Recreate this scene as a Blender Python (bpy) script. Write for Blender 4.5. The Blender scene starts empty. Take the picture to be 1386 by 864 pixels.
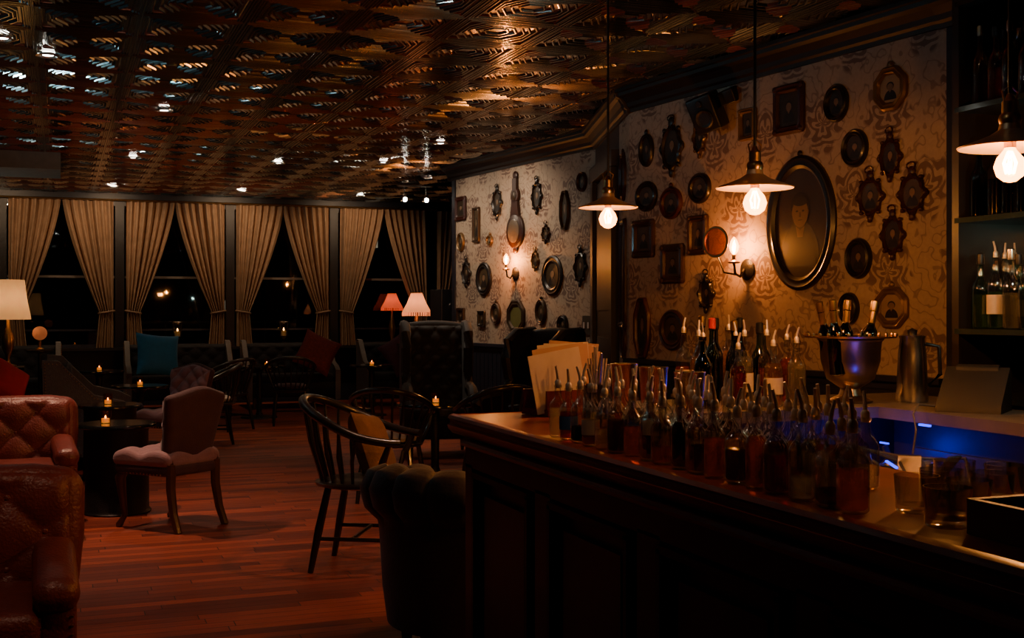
import bpy, math, random
from mathutils import Matrix, Vector
random.seed(7)
pi=math.pi
# ------------------------------------------------------------------ materials
MATS={}
def nn(nt,t,**k):
    n=nt.nodes.new(t)
    for a,b in k.items(): setattr(n,a,b)
    return n
def setin(nt,sock,v):
    if isinstance(v,bpy.types.NodeSocket): nt.links.new(v,sock)
    else: sock.default_value=v
def mth(nt,op,a,b=0.0,c=0.0,clamp=False):
    n=nn(nt,'ShaderNodeMath',operation=op); n.use_clamp=clamp
    setin(nt,n.inputs[0],a); setin(nt,n.inputs[1],b)
    if len(n.inputs)>2: setin(nt,n.inputs[2],c)
    return n.outputs[0]
def base(name):
    m=bpy.data.materials.new(name); m.use_nodes=True
    nt=m.node_tree; nt.nodes.clear()
    out=nn(nt,'ShaderNodeOutputMaterial')
    return m,nt,out
def c4(c): return (c[0],c[1],c[2],1)
def mixc(nt,f,a,b):
    n=nn(nt,'ShaderNodeMix',data_type='RGBA')
    setin(nt,n.inputs[0],f); setin(nt,n.inputs[6],a); setin(nt,n.inputs[7],b)
    return n.outputs[2]
def pm(name,col,rough=.5,metal=0,var=.25,scale=12,bump=0,bscale=60,spec=.5,sheen=0,emit=None,es=0,coat=0,glint_col=None):
    if name in MATS: return MATS[name]
    m,nt,out=base(name)
    b=nn(nt,'ShaderNodeBsdfPrincipled')
    tc=nn(nt,'ShaderNodeTexCoord')
    no=nn(nt,'ShaderNodeTexNoise'); no.inputs['Scale'].default_value=scale; no.inputs['Detail'].default_value=4
    nt.links.new(tc.outputs['Object'],no.inputs['Vector'])
    d=[max(0,x*(1-var)) for x in col]; l=[min(1,x*(1+var)) for x in col]
    c=mixc(nt,no.outputs[0],c4(d),c4(l))
    if glint_col:
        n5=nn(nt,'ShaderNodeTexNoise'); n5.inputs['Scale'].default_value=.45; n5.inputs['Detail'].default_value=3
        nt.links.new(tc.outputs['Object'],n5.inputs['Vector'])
        c=mixc(nt,mth(nt,'MULTIPLY_ADD',n5.outputs[0],4.0,-1.7,clamp=True),c,c4(glint_col))  # noise patches of cool reflection painted into the base colour
    nt.links.new(c,b.inputs['Base Color'])
    b.inputs['Roughness'].default_value=rough; b.inputs['Metallic'].default_value=metal
    b.inputs['Specular IOR Level'].default_value=spec
    if sheen: b.inputs['Sheen Weight'].default_value=sheen
    if coat: b.inputs['Coat Weight'].default_value=coat; b.inputs['Coat Roughness'].default_value=.12
    if emit: b.inputs['Emission Color'].default_value=c4(emit); b.inputs['Emission Strength'].default_value=es
    if bump:
        n2=nn(nt,'ShaderNodeTexNoise'); n2.inputs['Scale'].default_value=bscale
        nt.links.new(tc.outputs['Object'],n2.inputs['Vector'])
        bp=nn(nt,'ShaderNodeBump'); bp.inputs['Strength'].default_value=bump; bp.inputs['Distance'].default_value=.01
        nt.links.new(n2.outputs[0],bp.inputs['Height']); nt.links.new(bp.outputs[0],b.inputs['Normal'])
    nt.links.new(b.outputs[0],out.inputs[0])
    MATS[name]=m; return m
def glassm(name,tint,gloss=.12,rough=.02,em=None,es=0):
    if name in MATS: return MATS[name]
    m,nt,out=base(name)
    t=nn(nt,'ShaderNodeBsdfTransparent'); t.inputs[0].default_value=c4(tint)
    g=nn(nt,'ShaderNodeBsdfGlossy'); g.inputs['Roughness'].default_value=rough
    lw=nn(nt,'ShaderNodeLayerWeight'); lw.inputs[0].default_value=.35
    f=mth(nt,'MULTIPLY_ADD',lw.outputs['Facing'],.6,gloss,clamp=True)
    mx=nn(nt,'ShaderNodeMixShader'); nt.links.new(f,mx.inputs[0])
    nt.links.new(t.outputs[0],mx.inputs[1]); nt.links.new(g.outputs[0],mx.inputs[2])
    o=mx.outputs[0]
    if em:
        e=nn(nt,'ShaderNodeEmission'); e.inputs[0].default_value=c4(em); e.inputs[1].default_value=es
        a=nn(nt,'ShaderNodeAddShader'); nt.links.new(o,a.inputs[0]); nt.links.new(e.outputs[0],a.inputs[1]); o=a.outputs[0]
    nt.links.new(o,out.inputs[0]); MATS[name]=m; return m
def liquid(name,col):
    if name in MATS: return MATS[name]
    m,nt,out=base(name)
    t=nn(nt,'ShaderNodeBsdfTransparent'); t.inputs[0].default_value=c4(col)
    d=nn(nt,'ShaderNodeBsdfTranslucent'); d.inputs[0].default_value=c4(col)
    g=nn(nt,'ShaderNodeBsdfGlossy'); g.inputs['Roughness'].default_value=.1; g.inputs[0].default_value=(1,.9,.8,1)
    m1=nn(nt,'ShaderNodeMixShader'); m1.inputs[0].default_value=.25
    nt.links.new(d.outputs[0],m1.inputs[1]); nt.links.new(g.outputs[0],m1.inputs[2])
    mx=nn(nt,'ShaderNodeMixShader'); mx.inputs[0].default_value=.24
    nt.links.new(t.outputs[0],mx.inputs[1]); nt.links.new(m1.outputs[0],mx.inputs[2])
    nt.links.new(mx.outputs[0],out.inputs[0]); MATS[name]=m; return m
def emis(name,col,s):
    if name in MATS: return MATS[name]
    m,nt,out=base(name)
    e=nn(nt,'ShaderNodeEmission'); e.inputs[0].default_value=c4(col); e.inputs[1].default_value=s
    nt.links.new(e.outputs[0],out.inputs[0]); MATS[name]=m; return m
def cloth_trans(name,col,es=0,ecol=(1,.6,.3),tr=.3):
    m,nt,out=base(name)
    d=nn(nt,'ShaderNodeBsdfDiffuse'); t=nn(nt,'ShaderNodeBsdfTranslucent')
    tc=nn(nt,'ShaderNodeTexCoord'); no=nn(nt,'ShaderNodeTexNoise'); no.inputs['Scale'].default_value=9
    nt.links.new(tc.outputs['Object'],no.inputs['Vector'])
    c=mixc(nt,no.outputs[0],c4([x*.75 for x in col]),c4([min(1,x*1.25) for x in col]))
    nt.links.new(c,d.inputs[0]); nt.links.new(c,t.inputs[0])
    mx=nn(nt,'ShaderNodeMixShader'); mx.inputs[0].default_value=tr
    nt.links.new(d.outputs[0],mx.inputs[1]); nt.links.new(t.outputs[0],mx.inputs[2])
    o=mx.outputs[0]
    if es:
        e=nn(nt,'ShaderNodeEmission'); e.inputs[0].default_value=c4(ecol); e.inputs[1].default_value=es
        a=nn(nt,'ShaderNodeAddShader'); nt.links.new(o,a.inputs[0]); nt.links.new(e.outputs[0],a.inputs[1]); o=a.outputs[0]
    nt.links.new(o,out.inputs[0]); MATS[name]=m; return m

def wallpaper():
    m,nt,out=base('wallpaper_damask')
    b=nn(nt,'ShaderNodeBsdfPrincipled'); tc=nn(nt,'ShaderNodeTexCoord')
    nz=nn(nt,'ShaderNodeTexNoise'); nz.inputs['Scale'].default_value=6; nz.inputs['Detail'].default_value=2
    nt.links.new(tc.outputs['Object'],nz.inputs['Vector'])
    sx=nn(nt,'ShaderNodeSeparateXYZ'); nt.links.new(tc.outputs['Object'],sx.inputs[0])
    x=mth(nt,'DIVIDE',sx.outputs[0],.56); z=mth(nt,'DIVIDE',sx.outputs[2],.48)
    row=mth(nt,'FLOOR',z); half=mth(nt,'MULTIPLY',mth(nt,'FLOORED_MODULO',row,2.0),.5)
    u=mth(nt,'SUBTRACT',mth(nt,'FRACT',mth(nt,'ADD',x,half)),.5)
    v=mth(nt,'SUBTRACT',mth(nt,'FRACT',z),.5)
    d=mth(nt,'SQRT',mth(nt,'ADD',mth(nt,'MULTIPLY',mth(nt,'MULTIPLY',u,u),1.5),mth(nt,'MULTIPLY',v,v)))
    th=mth(nt,'ARCTAN2',mth(nt,'ABSOLUTE',u),v)
    wob=mth(nt,'MULTIPLY',mth(nt,'SINE',mth(nt,'MULTIPLY_ADD',d,16.0,mth(nt,'MULTIPLY',th,5.0))),2.6)
    ph=mth(nt,'ADD',mth(nt,'MULTIPLY',d,46.0),wob)
    ph=mth(nt,'ADD',ph,mth(nt,'MULTIPLY',nz.outputs[0],10.0))
    s=mth(nt,'SINE',ph)
    line=mth(nt,'MULTIPLY_ADD',s,3.0,.7,clamp=True)
    edge=mth(nt,'MULTIPLY_ADD',mth(nt,'ADD',d,mth(nt,'MULTIPLY',mth(nt,'SINE',mth(nt,'MULTIPLY',th,6.0)),.06)),-18.0,7.4,clamp=True)
    mask=mth(nt,'MULTIPLY',line,edge)
    n2=nn(nt,'ShaderNodeTexNoise'); n2.inputs['Scale'].default_value=5.5; n2.inputs['Detail'].default_value=2
    nt.links.new(tc.outputs['Object'],n2.inputs['Vector'])
    vine=mth(nt,'MULTIPLY_ADD',mth(nt,'SINE',mth(nt,'MULTIPLY',n2.outputs[0],46.0)),5.0,-3.8,clamp=True)
    mask=mth(nt,'MULTIPLY',mth(nt,'MAXIMUM',mask,mth(nt,'MULTIPLY',vine,.6)),.85)
    n3=nn(nt,'ShaderNodeTexNoise'); n3.inputs['Scale'].default_value=40
    nt.links.new(tc.outputs['Object'],n3.inputs['Vector'])
    bg=mixc(nt,n3.outputs[0],(.38,.285,.20,1),(.53,.41,.30,1))
    nt.links.new(mixc(nt,mask,bg,(.14,.078,.060,1)),b.inputs['Base Color'])
    b.inputs['Roughness'].default_value=.6
    nt.links.new(b.outputs[0],out.inputs[0]); return m
def floor_mat():
    m,nt,out=base('floor_red_oak')
    b=nn(nt,'ShaderNodeBsdfPrincipled'); tc=nn(nt,'ShaderNodeTexCoord')
    sx=nn(nt,'ShaderNodeSeparateXYZ'); nt.links.new(tc.outputs['Object'],sx.inputs[0])
    W,L=.085,1.05
    ry=mth(nt,'DIVIDE',sx.outputs[1],W); row=mth(nt,'FLOOR',ry); fy=mth(nt,'FRACT',ry)
    wn=nn(nt,'ShaderNodeTexWhiteNoise',noise_dimensions='1D'); nt.links.new(row,wn.inputs['W'])
    rx=mth(nt,'ADD',mth(nt,'DIVIDE',sx.outputs[0],L),mth(nt,'MULTIPLY',wn.outputs[0],7.0)); colm=mth(nt,'FLOOR',rx); fx=mth(nt,'FRACT',rx)
    w2=nn(nt,'ShaderNodeTexWhiteNoise',noise_dimensions='1D'); nt.links.new(mth(nt,'MULTIPLY_ADD',row,17.31,mth(nt,'MULTIPLY',colm,3.77)),w2.inputs['W'])
    gap=mth(nt,'MAXIMUM',mth(nt,'LESS_THAN',fy,.06),mth(nt,'LESS_THAN',fx,.005))
    cc=mixc(nt,w2.outputs[0],(.14,.022,.011,1),(.42,.080,.034,1))
    mp=nn(nt,'ShaderNodeMapping'); mp.inputs['Scale'].default_value=(2.5,45,1)
    nt.links.new(tc.outputs['Object'],mp.inputs[0])
    no=nn(nt,'ShaderNodeTexNoise'); no.inputs['Scale'].default_value=1.5; no.inputs['Detail'].default_value=6
    nt.links.new(mp.outputs[0],no.inputs['Vector'])
    k=mixc(nt,mth(nt,'MULTIPLY_ADD',no.outputs[0],1.2,-.4,clamp=True),cc,(.12,.022,.012,1))
    k=mixc(nt,gap,k,(.012,.003,.002,1))
    nt.links.new(k,b.inputs['Base Color'])
    nt.links.new(mth(nt,'MULTIPLY_ADD',no.outputs[0],.25,.32),b.inputs['Roughness'])
    bp=nn(nt,'ShaderNodeBump'); bp.inputs['Strength'].default_value=.4; bp.inputs['Distance'].default_value=.003; bp.invert=True
    nt.links.new(gap,bp.inputs['Height']); nt.links.new(bp.outputs[0],b.inputs['Normal'])
    nt.links.new(b.outputs[0],out.inputs[0]); return m
WP=wallpaper(); FL=floor_mat()
NAVY=pm('navy_panel_paint',(.016,.018,.030),.45)
BARN=pm('bar_dark_panel',(.022,.014,.018),.42,var=.3)
MAHOG=pm('mahogany_varnish',(.22,.036,.015),.30,var=.6,scale=8,spec=.35)
TRIM=pm('dark_wood_trim',(.012,.008,.007),.5,var=.4)
BLACKW=pm('black_lacquer_wood',(.012,.011,.011),.3,coat=.4)
BLKV=pm('black_velvet',(.010,.009,.012),.8,sheen=.05,bump=.2)
BLKL=pm('black_leather',(.010,.009,.011),.42,bump=.3,bscale=120)
REDL=pm('oxblood_leather',(.145,.027,.020),.40,var=.4,bump=.35,bscale=90)
PLUM=pm('mauve_velvet',(.28,.155,.18),.7,sheen=.4,bump=.2,bscale=80)
PLUM2=pm('plum_fabric_back',(.060,.026,.032),.75,sheen=.12,bump=.2,bscale=80)
GREY=pm('grey_tweed',(.17,.15,.135),.85,bump=.4,bscale=150,var=.4,scale=60)
WALNUT=pm('walnut_legs',(.08,.035,.02),.3,coat=.3)
BRASS=pm('antique_brass',(.55,.34,.14),.3,metal=1)
STEEL=pm('brushed_steel',(.72,.66,.58),.25,metal=1)
POUR=pm('pourer_steel',(.80,.70,.58),.40,metal=.6)
NICK=pm('pendant_nickel',(.80,.58,.38),.35,metal=.8)
COPPER=pm('tin_ceiling_copper',(.50,.40,.345),.17,metal=1,var=.25,scale=2,glint_col=(.34,.46,.49))  # teal patches stand in for cool reflections on the copper
WHITEC=pm('white_cushion',(.6,.55,.52),.8)
BLK=pm('black_plastic',(.01,.01,.012),.35)
CORD=pm('black_cord',(.006,.006,.006),.6)
MARB=pm('marble_counter',(.11,.095,.08),.4,var=.4,scale=6)
PAPER=pm('menu_paper',(.50,.30,.17),.7,var=.12)
GLASS=glassm('clear_glass',(.95,.96,.94),.12)
GGLASS=glassm('green_glass',(.12,.3,.12),.12)
DGLASS=glassm('dark_bottle_glass',(.10,.06,.03),.12)
WGLASS=glassm('window_glass',(.75,.8,.85),.03)
BGLASS=glassm('edison_bulb_glass',(1,.8,.5),.04,em=(1,.30,.04),es=10)
FLAME=emis('candle_flame',(1,.45,.10),14)
FIL=emis('edison_filament',(1,.48,.14),110)
DOWN=emis('downlight_lens',(1,.93,.8),40)
LIQ=[liquid('syrup_amber',(.82,.32,.05)),liquid('syrup_red',(.5,.05,.01)),liquid('syrup_brown',(.30,.08,.015)),liquid('syrup_gold',(.88,.60,.18)),liquid('syrup_clear',(.90,.85,.75)),liquid('syrup_dark',(.08,.025,.012))]
LABW=pm('paper_label',(.6,.5,.38),.7); LABB=pm('blue_label',(.05,.14,.35),.6); CABLE=pm('grey_cable',(.12,.11,.10),.6)
# ------------------------------------------------------------------ mesh builder
class MB:
    def __init__(s): s.v=[];s.f=[];s.mi=[];s.m=[];s.M=Matrix.Identity(4)
    def slot(s,mat):
        if mat not in s.m: s.m.append(mat)
        return s.m.index(mat)
    def add(s,vs,fs,mat,M=None):
        T=s.M@M if M is not None else s.M
        o=len(s.v); s.v+= [T@Vector(p) for p in vs]; k=s.slot(mat)
        for f in fs: s.f.append([o+i for i in f]); s.mi.append(k)
    def box(s,c,d,mat,M=None):
        x,y,z=[q/2 for q in d]
        vs=[(c[0]+a*x,c[1]+b*y,c[2]+e*z) for a in(-1,1) for b in(-1,1) for e in(-1,1)]
        s.add(vs,[(0,1,3,2),(4,6,7,5),(0,4,5,1),(2,3,7,6),(0,2,6,4),(1,5,7,3)],mat,M)
    def rbox(s,c,d,r,mat,M=None,n=3,fn=None,mid=1):
        h=[q/2 for q in d]; r=min(r,min(h)*.999)
        def axis(a):
            L=[-a+r*(i/n) for i in range(n)]
            inner=[-(a-r)+2*(a-r)*i/mid for i in range(mid+1)]
            return L+inner+[-q for q in reversed(L)]
        A=[axis(a) for a in h]
        for ax in range(3):
            b,e=[(1,2),(2,0),(0,1)][ax]
            for sg in(-1,1):
                vs=[];nb=len(A[b]);ne=len(A[e])
                for i in A[b]:
                    for j in A[e]:
                        p=[0,0,0];p[ax]=sg*h[ax];p[b]=i;p[e]=j
                        q=[max(-(h[k]-r),min(h[k]-r,p[k])) for k in range(3)]
                        dd=Vector([p[k]-q[k] for k in range(3)])
                        if dd.length>1e-9: dd=dd.normalized()*r
                        w=Vector(q)+dd
                        if fn: w=fn(w)
                        vs.append((c[0]+w[0],c[1]+w[1],c[2]+w[2]))
                fs=[(i*ne+j,(i+1)*ne+j,(i+1)*ne+j+1,i*ne+j+1) if sg>0 else (i*ne+j,i*ne+j+1,(i+1)*ne+j+1,(i+1)*ne+j) for i in range(nb-1) for j in range(ne-1)]
                s.add(vs,fs,mat,M)
    def lathe(s,prof,mat,c=(0,0,0),seg=20,M=None,mod=None,cap=True):
        vs=[];n=len(prof)
        for r,z in prof:
            for k in range(seg):
                t=2*pi*k/seg; rr=r*(mod(t,z) if mod else 1)
                vs.append((c[0]+rr*math.cos(t),c[1]+rr*math.sin(t),c[2]+z))
        fs=[(i*seg+k,i*seg+(k+1)%seg,(i+1)*seg+(k+1)%seg,(i+1)*seg+k) for i in range(n-1) for k in range(seg)]
        if cap: fs+=[tuple(reversed(range(seg))),tuple((n-1)*seg+k for k in range(seg))]
        s.add(vs,fs,mat,M)
    def tube(s,pts,r,mat,seg=8,M=None,closed=False):
        P=[Vector(p) for p in pts];n=len(P);vs=[]
        R=r if isinstance(r,(list,tuple)) else [r]*n
        for i,p in enumerate(P):
            if closed: t=P[(i+1)%n]-P[i-1]
            else: t=P[min(i+1,n-1)]-P[max(i-1,0)]
            t.normalize()
            up=Vector((0,0,1)) if abs(t.z)<.9 else Vector((1,0,0))
            a=t.cross(up).normalized(); b=a.cross(t)
            for k in range(seg):
                q=2*pi*k/seg; vs.append(p+R[i]*(a*math.cos(q)+b*math.sin(q)))
        m=n if closed else n-1
        fs=[(i*seg+k,i*seg+(k+1)%seg,((i+1)%n)*seg+(k+1)%seg,((i+1)%n)*seg+k) for i in range(m) for k in range(seg)]
        if not closed: fs+=[tuple(reversed(range(seg))),tuple((n-1)*seg+k for k in range(seg))]
        s.add(vs,fs,mat,M)
    def ell(s,c,r,mat,M=None,seg=12,rings=8):
        if not isinstance(r,(list,tuple)): r=(r,r,r)
        vs=[];fs=[]
        for i in range(rings+1):
            a=pi*i/rings
            for k in range(seg):
                t=2*pi*k/seg
                vs.append((c[0]+r[0]*math.sin(a)*math.cos(t),c[1]+r[1]*math.sin(a)*math.sin(t),c[2]-r[2]*math.cos(a)))
        for i in range(rings):
            for k in range(seg): fs.append((i*seg+k,i*seg+(k+1)%seg,(i+1)*seg+(k+1)%seg,(i+1)*seg+k))
        s.add(vs,fs,mat,M)
    def surf(s,fn,nu,nv,mat,M=None):
        vs=[fn(i/nu,j/nv) for i in range(nu+1) for j in range(nv+1)]
        fs=[(i*(nv+1)+j,(i+1)*(nv+1)+j,(i+1)*(nv+1)+j+1,i*(nv+1)+j+1) for i in range(nu) for j in range(nv)]
        s.add(vs,fs,mat,M)
    def tuft(s,w,h,pw,ph,amp,mat,M,btn=None,topround=0):
        def g(x,z):
            a=(x/pw+z/ph);b=(x/pw-z/ph)
            v=(abs(math.sin(pi*a))**.45)*(abs(math.sin(pi*b))**.45)
            e=min(1,(w/2-abs(x))/.035)*min(1,(h/2-abs(z))/.035); e=max(0,e)**.5
            return (-.012-amp*v)*e
        def zz(x,v):
            hh=h-topround*(2*x/w)**2
            return -h/2+v*hh
        s.surf(lambda u,v:((u-.5)*w,g((u-.5)*w,(v-.5)*h),zz((u-.5)*w,v)),44,44,mat,M)
        if btn:
            i0=int(w/pw)+2;j0=int(h/ph)+2
            for i in range(-2*i0,2*i0):
                for j in range(-2*j0,2*j0):
                    x=(i+j)*pw/2;z=(i-j)*ph/2
                    if abs(x)<w/2-.04 and abs(z)<h/2-.04: s.ell((x,-.014,z),(.012,.006,.012),btn,M,seg=8,rings=4)
    def obj(s,name,loc=(0,0,0),rz=0,flat=False,M=None):
        me=bpy.data.meshes.new(name); me.from_pydata([tuple(p) for p in s.v],[],s.f)
        for m in s.m: me.materials.append(m)
        me.polygons.foreach_set('material_index',s.mi)
        me.polygons.foreach_set('use_smooth',[not flat]*len(s.f))
        me.validate(); me.update()
        if not flat:
            try: me.set_sharp_from_angle(angle=math.radians(42))
            except Exception: pass
        o=bpy.data.objects.new(name,me); bpy.context.scene.collection.objects.link(o)
        if M is not None: o.matrix_world=M
        else: o.location=loc; o.rotation_euler=(0,0,rz)
        return o
def T(x,y,z): return Matrix.Translation((x,y,z))
def R(a,ax): return Matrix.Rotation(a,4,ax)
def face(dx,dy): return math.atan2(dx,-dy)
def light(name,kind,loc,power,col,size=.05,target=None,spot=None,blend=.6,parent=None):
    l=bpy.data.lights.new(name,kind); l.energy=power; l.color=col
    if kind=='POINT': l.shadow_soft_size=size
    if kind=='SPOT': l.shadow_soft_size=size; l.spot_size=math.radians(spot); l.spot_blend=blend
    if kind=='AREA': l.size=size
    o=bpy.data.objects.new(name,l); bpy.context.scene.collection.objects.link(o); o.location=loc
    if target: o.rotation_euler=(Vector(target)-Vector(loc)).to_track_quat('-Z','Y').to_euler()
    return o
CH=3.2; CAMH=1.45
# ------------------------------------------------------------------ room shell
b=MB(); b.box((1.75,8.6,-.05),(8.9,20.8,.1),FL); b.obj('floor')
b=MB(); tl=.61
def bead(o,c,h=.009,w=.014,z=0):
    return [(o,c,z),(o+w*.3,c+.001,z-h),(o+w*.7,c+.002,z-h),(o+w,c+.003,z)]
PR=[(0,.001,0)]
PR+=bead(.004,.002,.010,.014)+bead(.024,.004,.007,.010)+bead(.040,.006,.010,.014)
PR+=[(.060,.010,.004)]+bead(.074,.045,.012,.016,.004)+bead(.098,.065,.012,.016,.006)+bead(.122,.075,.012,.014,.008)
PR+=[(.145,.075,.010)]+bead(.17,.06,.012,.016,.012)+[(.21,.035,.014)]+bead(.225,.03,.012,.014,.014)+[(.26,.012,.012)]
def tile(cx,cy):
    hs=tl/2; tx=random.uniform(-.003,.003); ty=random.uniform(-.003,.003)
    vs=[]
    for o,ch,z in PR:
        a=hs-o; k=a-ch
        kx=max(.006,k-ch*.9) if o>.07 else k
        for x,y in [(a,-kx),(a,kx),(k,a),(-k,a),(-a,kx),(-a,-kx),(-k,-a),(k,-a)]:
            vs.append((cx+x,cy+y,CH+z+.014+x*tx+y*ty))
    n=len(PR)
    fs=[(i*8+k,(i+1)*8+k,(i+1)*8+(k+1)%8,i*8+(k+1)%8) for i in range(n-1) for k in range(8)]
    fs.append(tuple((n-1)*8+k for k in range(8)))
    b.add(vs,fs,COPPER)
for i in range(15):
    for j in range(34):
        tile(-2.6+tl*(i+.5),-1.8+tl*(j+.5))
b.box((1.75,8.6,CH+.12),(9.0,20.8,.06),TRIM)
b.obj('ceiling',flat=True)
def wall(name,p0,p1,z0,z1,mat,th=.12):
    p0=Vector(p0);p1=Vector(p1);d=(p1-p0);L=d.length;d.normalize()
    n=Vector((-d.y,d.x))
    M=Matrix(((d.x,n.x,0,p0.x),(d.y,n.y,0,p0.y),(0,0,1,0),(0,0,0,1)))
    b=MB(); b.box((L/2,th/2,(z0+z1)/2),(L,th,z1-z0),mat); return b.obj(name,M=M),M,L
w1a,w1b=(4.47,13.77),(4.90,10.54)
w2s,w2a,w2b=(4.43,9.05),(4.26,8.52),(4.62,5.30)
def crown(name,p0,p1,mat=TRIM,s=1.0):
    p0=Vector(p0);p1=Vector(p1);d=(p1-p0);L=d.length;d.normalize();n=Vector((-d.y,d.x))
    M=Matrix(((d.x,n.x,0,p0.x),(d.y,n.y,0,p0.y),(0,0,1,0),(0,0,0,1)))
    prof=[(0,-.17),(-.02,-.17),(-.025,-.145),(-.04,-.13),(-.05,-.10),(-.08,-.06),(-.11,-.045),(-.115,-.02),(-.135,-.015),(-.135,.01),(0,.01)]
    vs=[];e=.05
    for x in(-e,L+e): vs+=[(x,a*s,CH+c*s) for a,c in prof]
    k=len(prof); fs=[(i,(i+1)%k,k+(i+1)%k,k+i) for i in range(k)]+[tuple(range(k)),tuple(k+i for i in reversed(range(k)))]
    b=MB(); b.add(vs,fs,mat); b.obj(name,M=M,flat=True)
def wains(name,p0,p1,zt=1.05):
    p0=Vector(p0);p1=Vector(p1);d=(p1-p0);L=d.length;d.normalize();n=Vector((-d.y,d.x))
    M=Matrix(((d.x,n.x,0,p0.x),(d.y,n.y,0,p0.y),(0,0,1,0),(0,0,0,1)))
    b=MB(); b.box((L/2,-.012,zt/2),(L,.024,zt),NAVY); b.box((L/2,-.03,zt),(L,.06,.035),NAVY); b.box((L/2,-.022,zt-.05),(L,.03,.03),NAVY); b.box((L/2,-.025,.08),(L,.03,.16),NAVY)
    k=int(L/.1)
    for i in range(k+1): b.box((i*L/k,-.026,zt*.5+.04),(.012,.01,zt-.26),NAVY)
    b.obj(name,M=M,flat=True)
_,MW1,L1=wall('wall_gallery_far',w1a,w1b,0,CH+.05,WP)
wall('wall_pilaster',w1b,w2s,0,CH+.05,NAVY)
wall('wall_gallery_return',w2s,w2a,0,CH+.05,WP)
_,MW2,L2=wall('wall_gallery_bar',w2a,w2b,0,CH+.05,WP)
wall('wall_right_near',w2b,(4.9,-1.6),0,CH+.05,NAVY)
wall('wall_alcove',(6.1,13.77),w1a,0,CH+.05,NAVY)
wall('wall_alcove_side',(6.1,18.85),(6.1,13.77),0,CH+.05,NAVY)
wall('wall_left',(-2.6,-1.6),(-2.6,18.85),0,CH+.05,NAVY)
wall('wall_near',(4.9,-1.6),(-2.6,-1.6),0,CH+.05,NAVY)
crown('trim_1',w1a,w1b); crown('trim_2',w1b,w2s,s=1.02); crown('trim_3',w2s,w2a,s=1.04); crown('trim_4',w2a,w2b); crown('trim_5',w2b,(4.9,-1.6),s=1.02)
crown('trim_6',(6.1,13.77),w1a,s=.98)
wains('trim_8',w1a,w1b); wains('trim_9',w2a,w2b)
d=(Vector(w2s)-Vector(w1b));L=d.length;d.normalize();n=Vector((-d.y,d.x))
MJ=Matrix(((d.x,n.x,0,w1b[0]),(d.y,n.y,0,w1b[1]),(0,0,1,0),(0,0,0,1)))
b=MB()
for x in(.15,L-.15): b.box((x,-.03,1.35),(.16,.06,2.7),NAVY)
b.box((L/2,-.03,2.75),(L-.05,.07,.14),NAVY); b.box((L/2,-.01,1.35),(L-.45,.02,2.6),BLKL)
for zc in(.7,1.95): b.box((L/2,-.025,zc),(L-.75,.02,1.0),NAVY)
b.obj('door_1',M=MJ,flat=True)
YB=18.8
b=MB(); b.box((1.75,YB+.1,.43),(8.7,.2,.86),NAVY); b.box((1.75,YB+.1,3.17),(8.7,.2,.16),NAVY); b.box((5.95,YB+.1,1.7),(.45,.2,3.2),NAVY)
b.box((1.75,YB-.02,.45),(8.6,.04,.05),NAVY)
b.obj('wall_back',flat=True)
b=MB(); b.box((1.75,YB-.09,.865),(8.6,.3,.04),TRIM); b.obj('trim_7')
posts=[-2.43+1.63*i for i in range(6)]
for i,x in enumerate(posts):
    x1=x+1.63
    b=MB()
    for q in(x,x1): b.box((q,YB,1.98),(.07,.14,2.2),NAVY)
    xc=x+.815
    b.box((xc,YB,3.06),(1.63,.12,.08),NAVY); b.box((xc,YB,.9),(1.63,.12,.07),NAVY)
    b.box((xc,YB+.03,1.95),(1.6,.05,.035),pm('window_rail',(.14,.12,.11),.5))
    b.box((xc,YB+.03,1.15),(1.6,.04,.03),NAVY)
    b.box((xc,YB+.04,1.98),(1.56,.008,2.1),WGLASS)
    b.obj('window_%d'%(i+1),flat=True)
for i,x in enumerate(posts+[5.72]):
    b=MB(); b.box((x,YB-.05,1.98),(.13,.1,2.2),BLKL); b.obj('trim_%d'%(10+i))
CUR=cloth_trans('curtain_linen',(.44,.285,.185),tr=.2)
CUR2=pm('curtain_tie',(.2,.12,.07),.7)
def curtain(xp,dirn):
    b=MB(); ph=random.uniform(0,2); ws=random.uniform(.94,1.03)
    def fn(u,v):
        z=3.08-v*(3.08-.89)
        tv=(3.08-1.42)/(3.08-.89)
        if v<tv:
            t=v/tv; w=.20+.53*ws*(1-t**1.35)
        else:
            t=(v-tv)/(1-tv); w=.20+.05*t
        off=.09
        amp=.042 if v<tv else .03
        s=off+u*w
        y=-.16+amp*math.sin(u*2*pi*7+.6*math.sin(v*5)+ph)+.014*math.sin(u*31+ph)
        return (dirn*s,y,z)
    b.surf(fn,96,40,CUR)
    b.tube([(dirn*(.08+.11*(1-math.cos(a))),-.16+.05*math.sin(a),1.42+.02*math.cos(a)) for a in [2*pi*k/16 for k in range(16)]],.018,CUR2,closed=True,seg=6)
    o=b.obj('curtain',(xp,YB,0))
for i,x in enumerate(posts):
    curtain(x,1); curtain(x+1.63,-1)
b=MB(); b.tube([(-2.5,YB-.16,3.1),(5.8,YB-.16,3.1)],.015,BRASS)
b.obj('curtain_rod')
b=MB(); b.box((-1.3,14.6,3.12),(2.6,1.0,.2),pm('bulkhead_beige',(.22,.17,.13),.6)); b.obj('trim_bulkhead')
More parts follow.
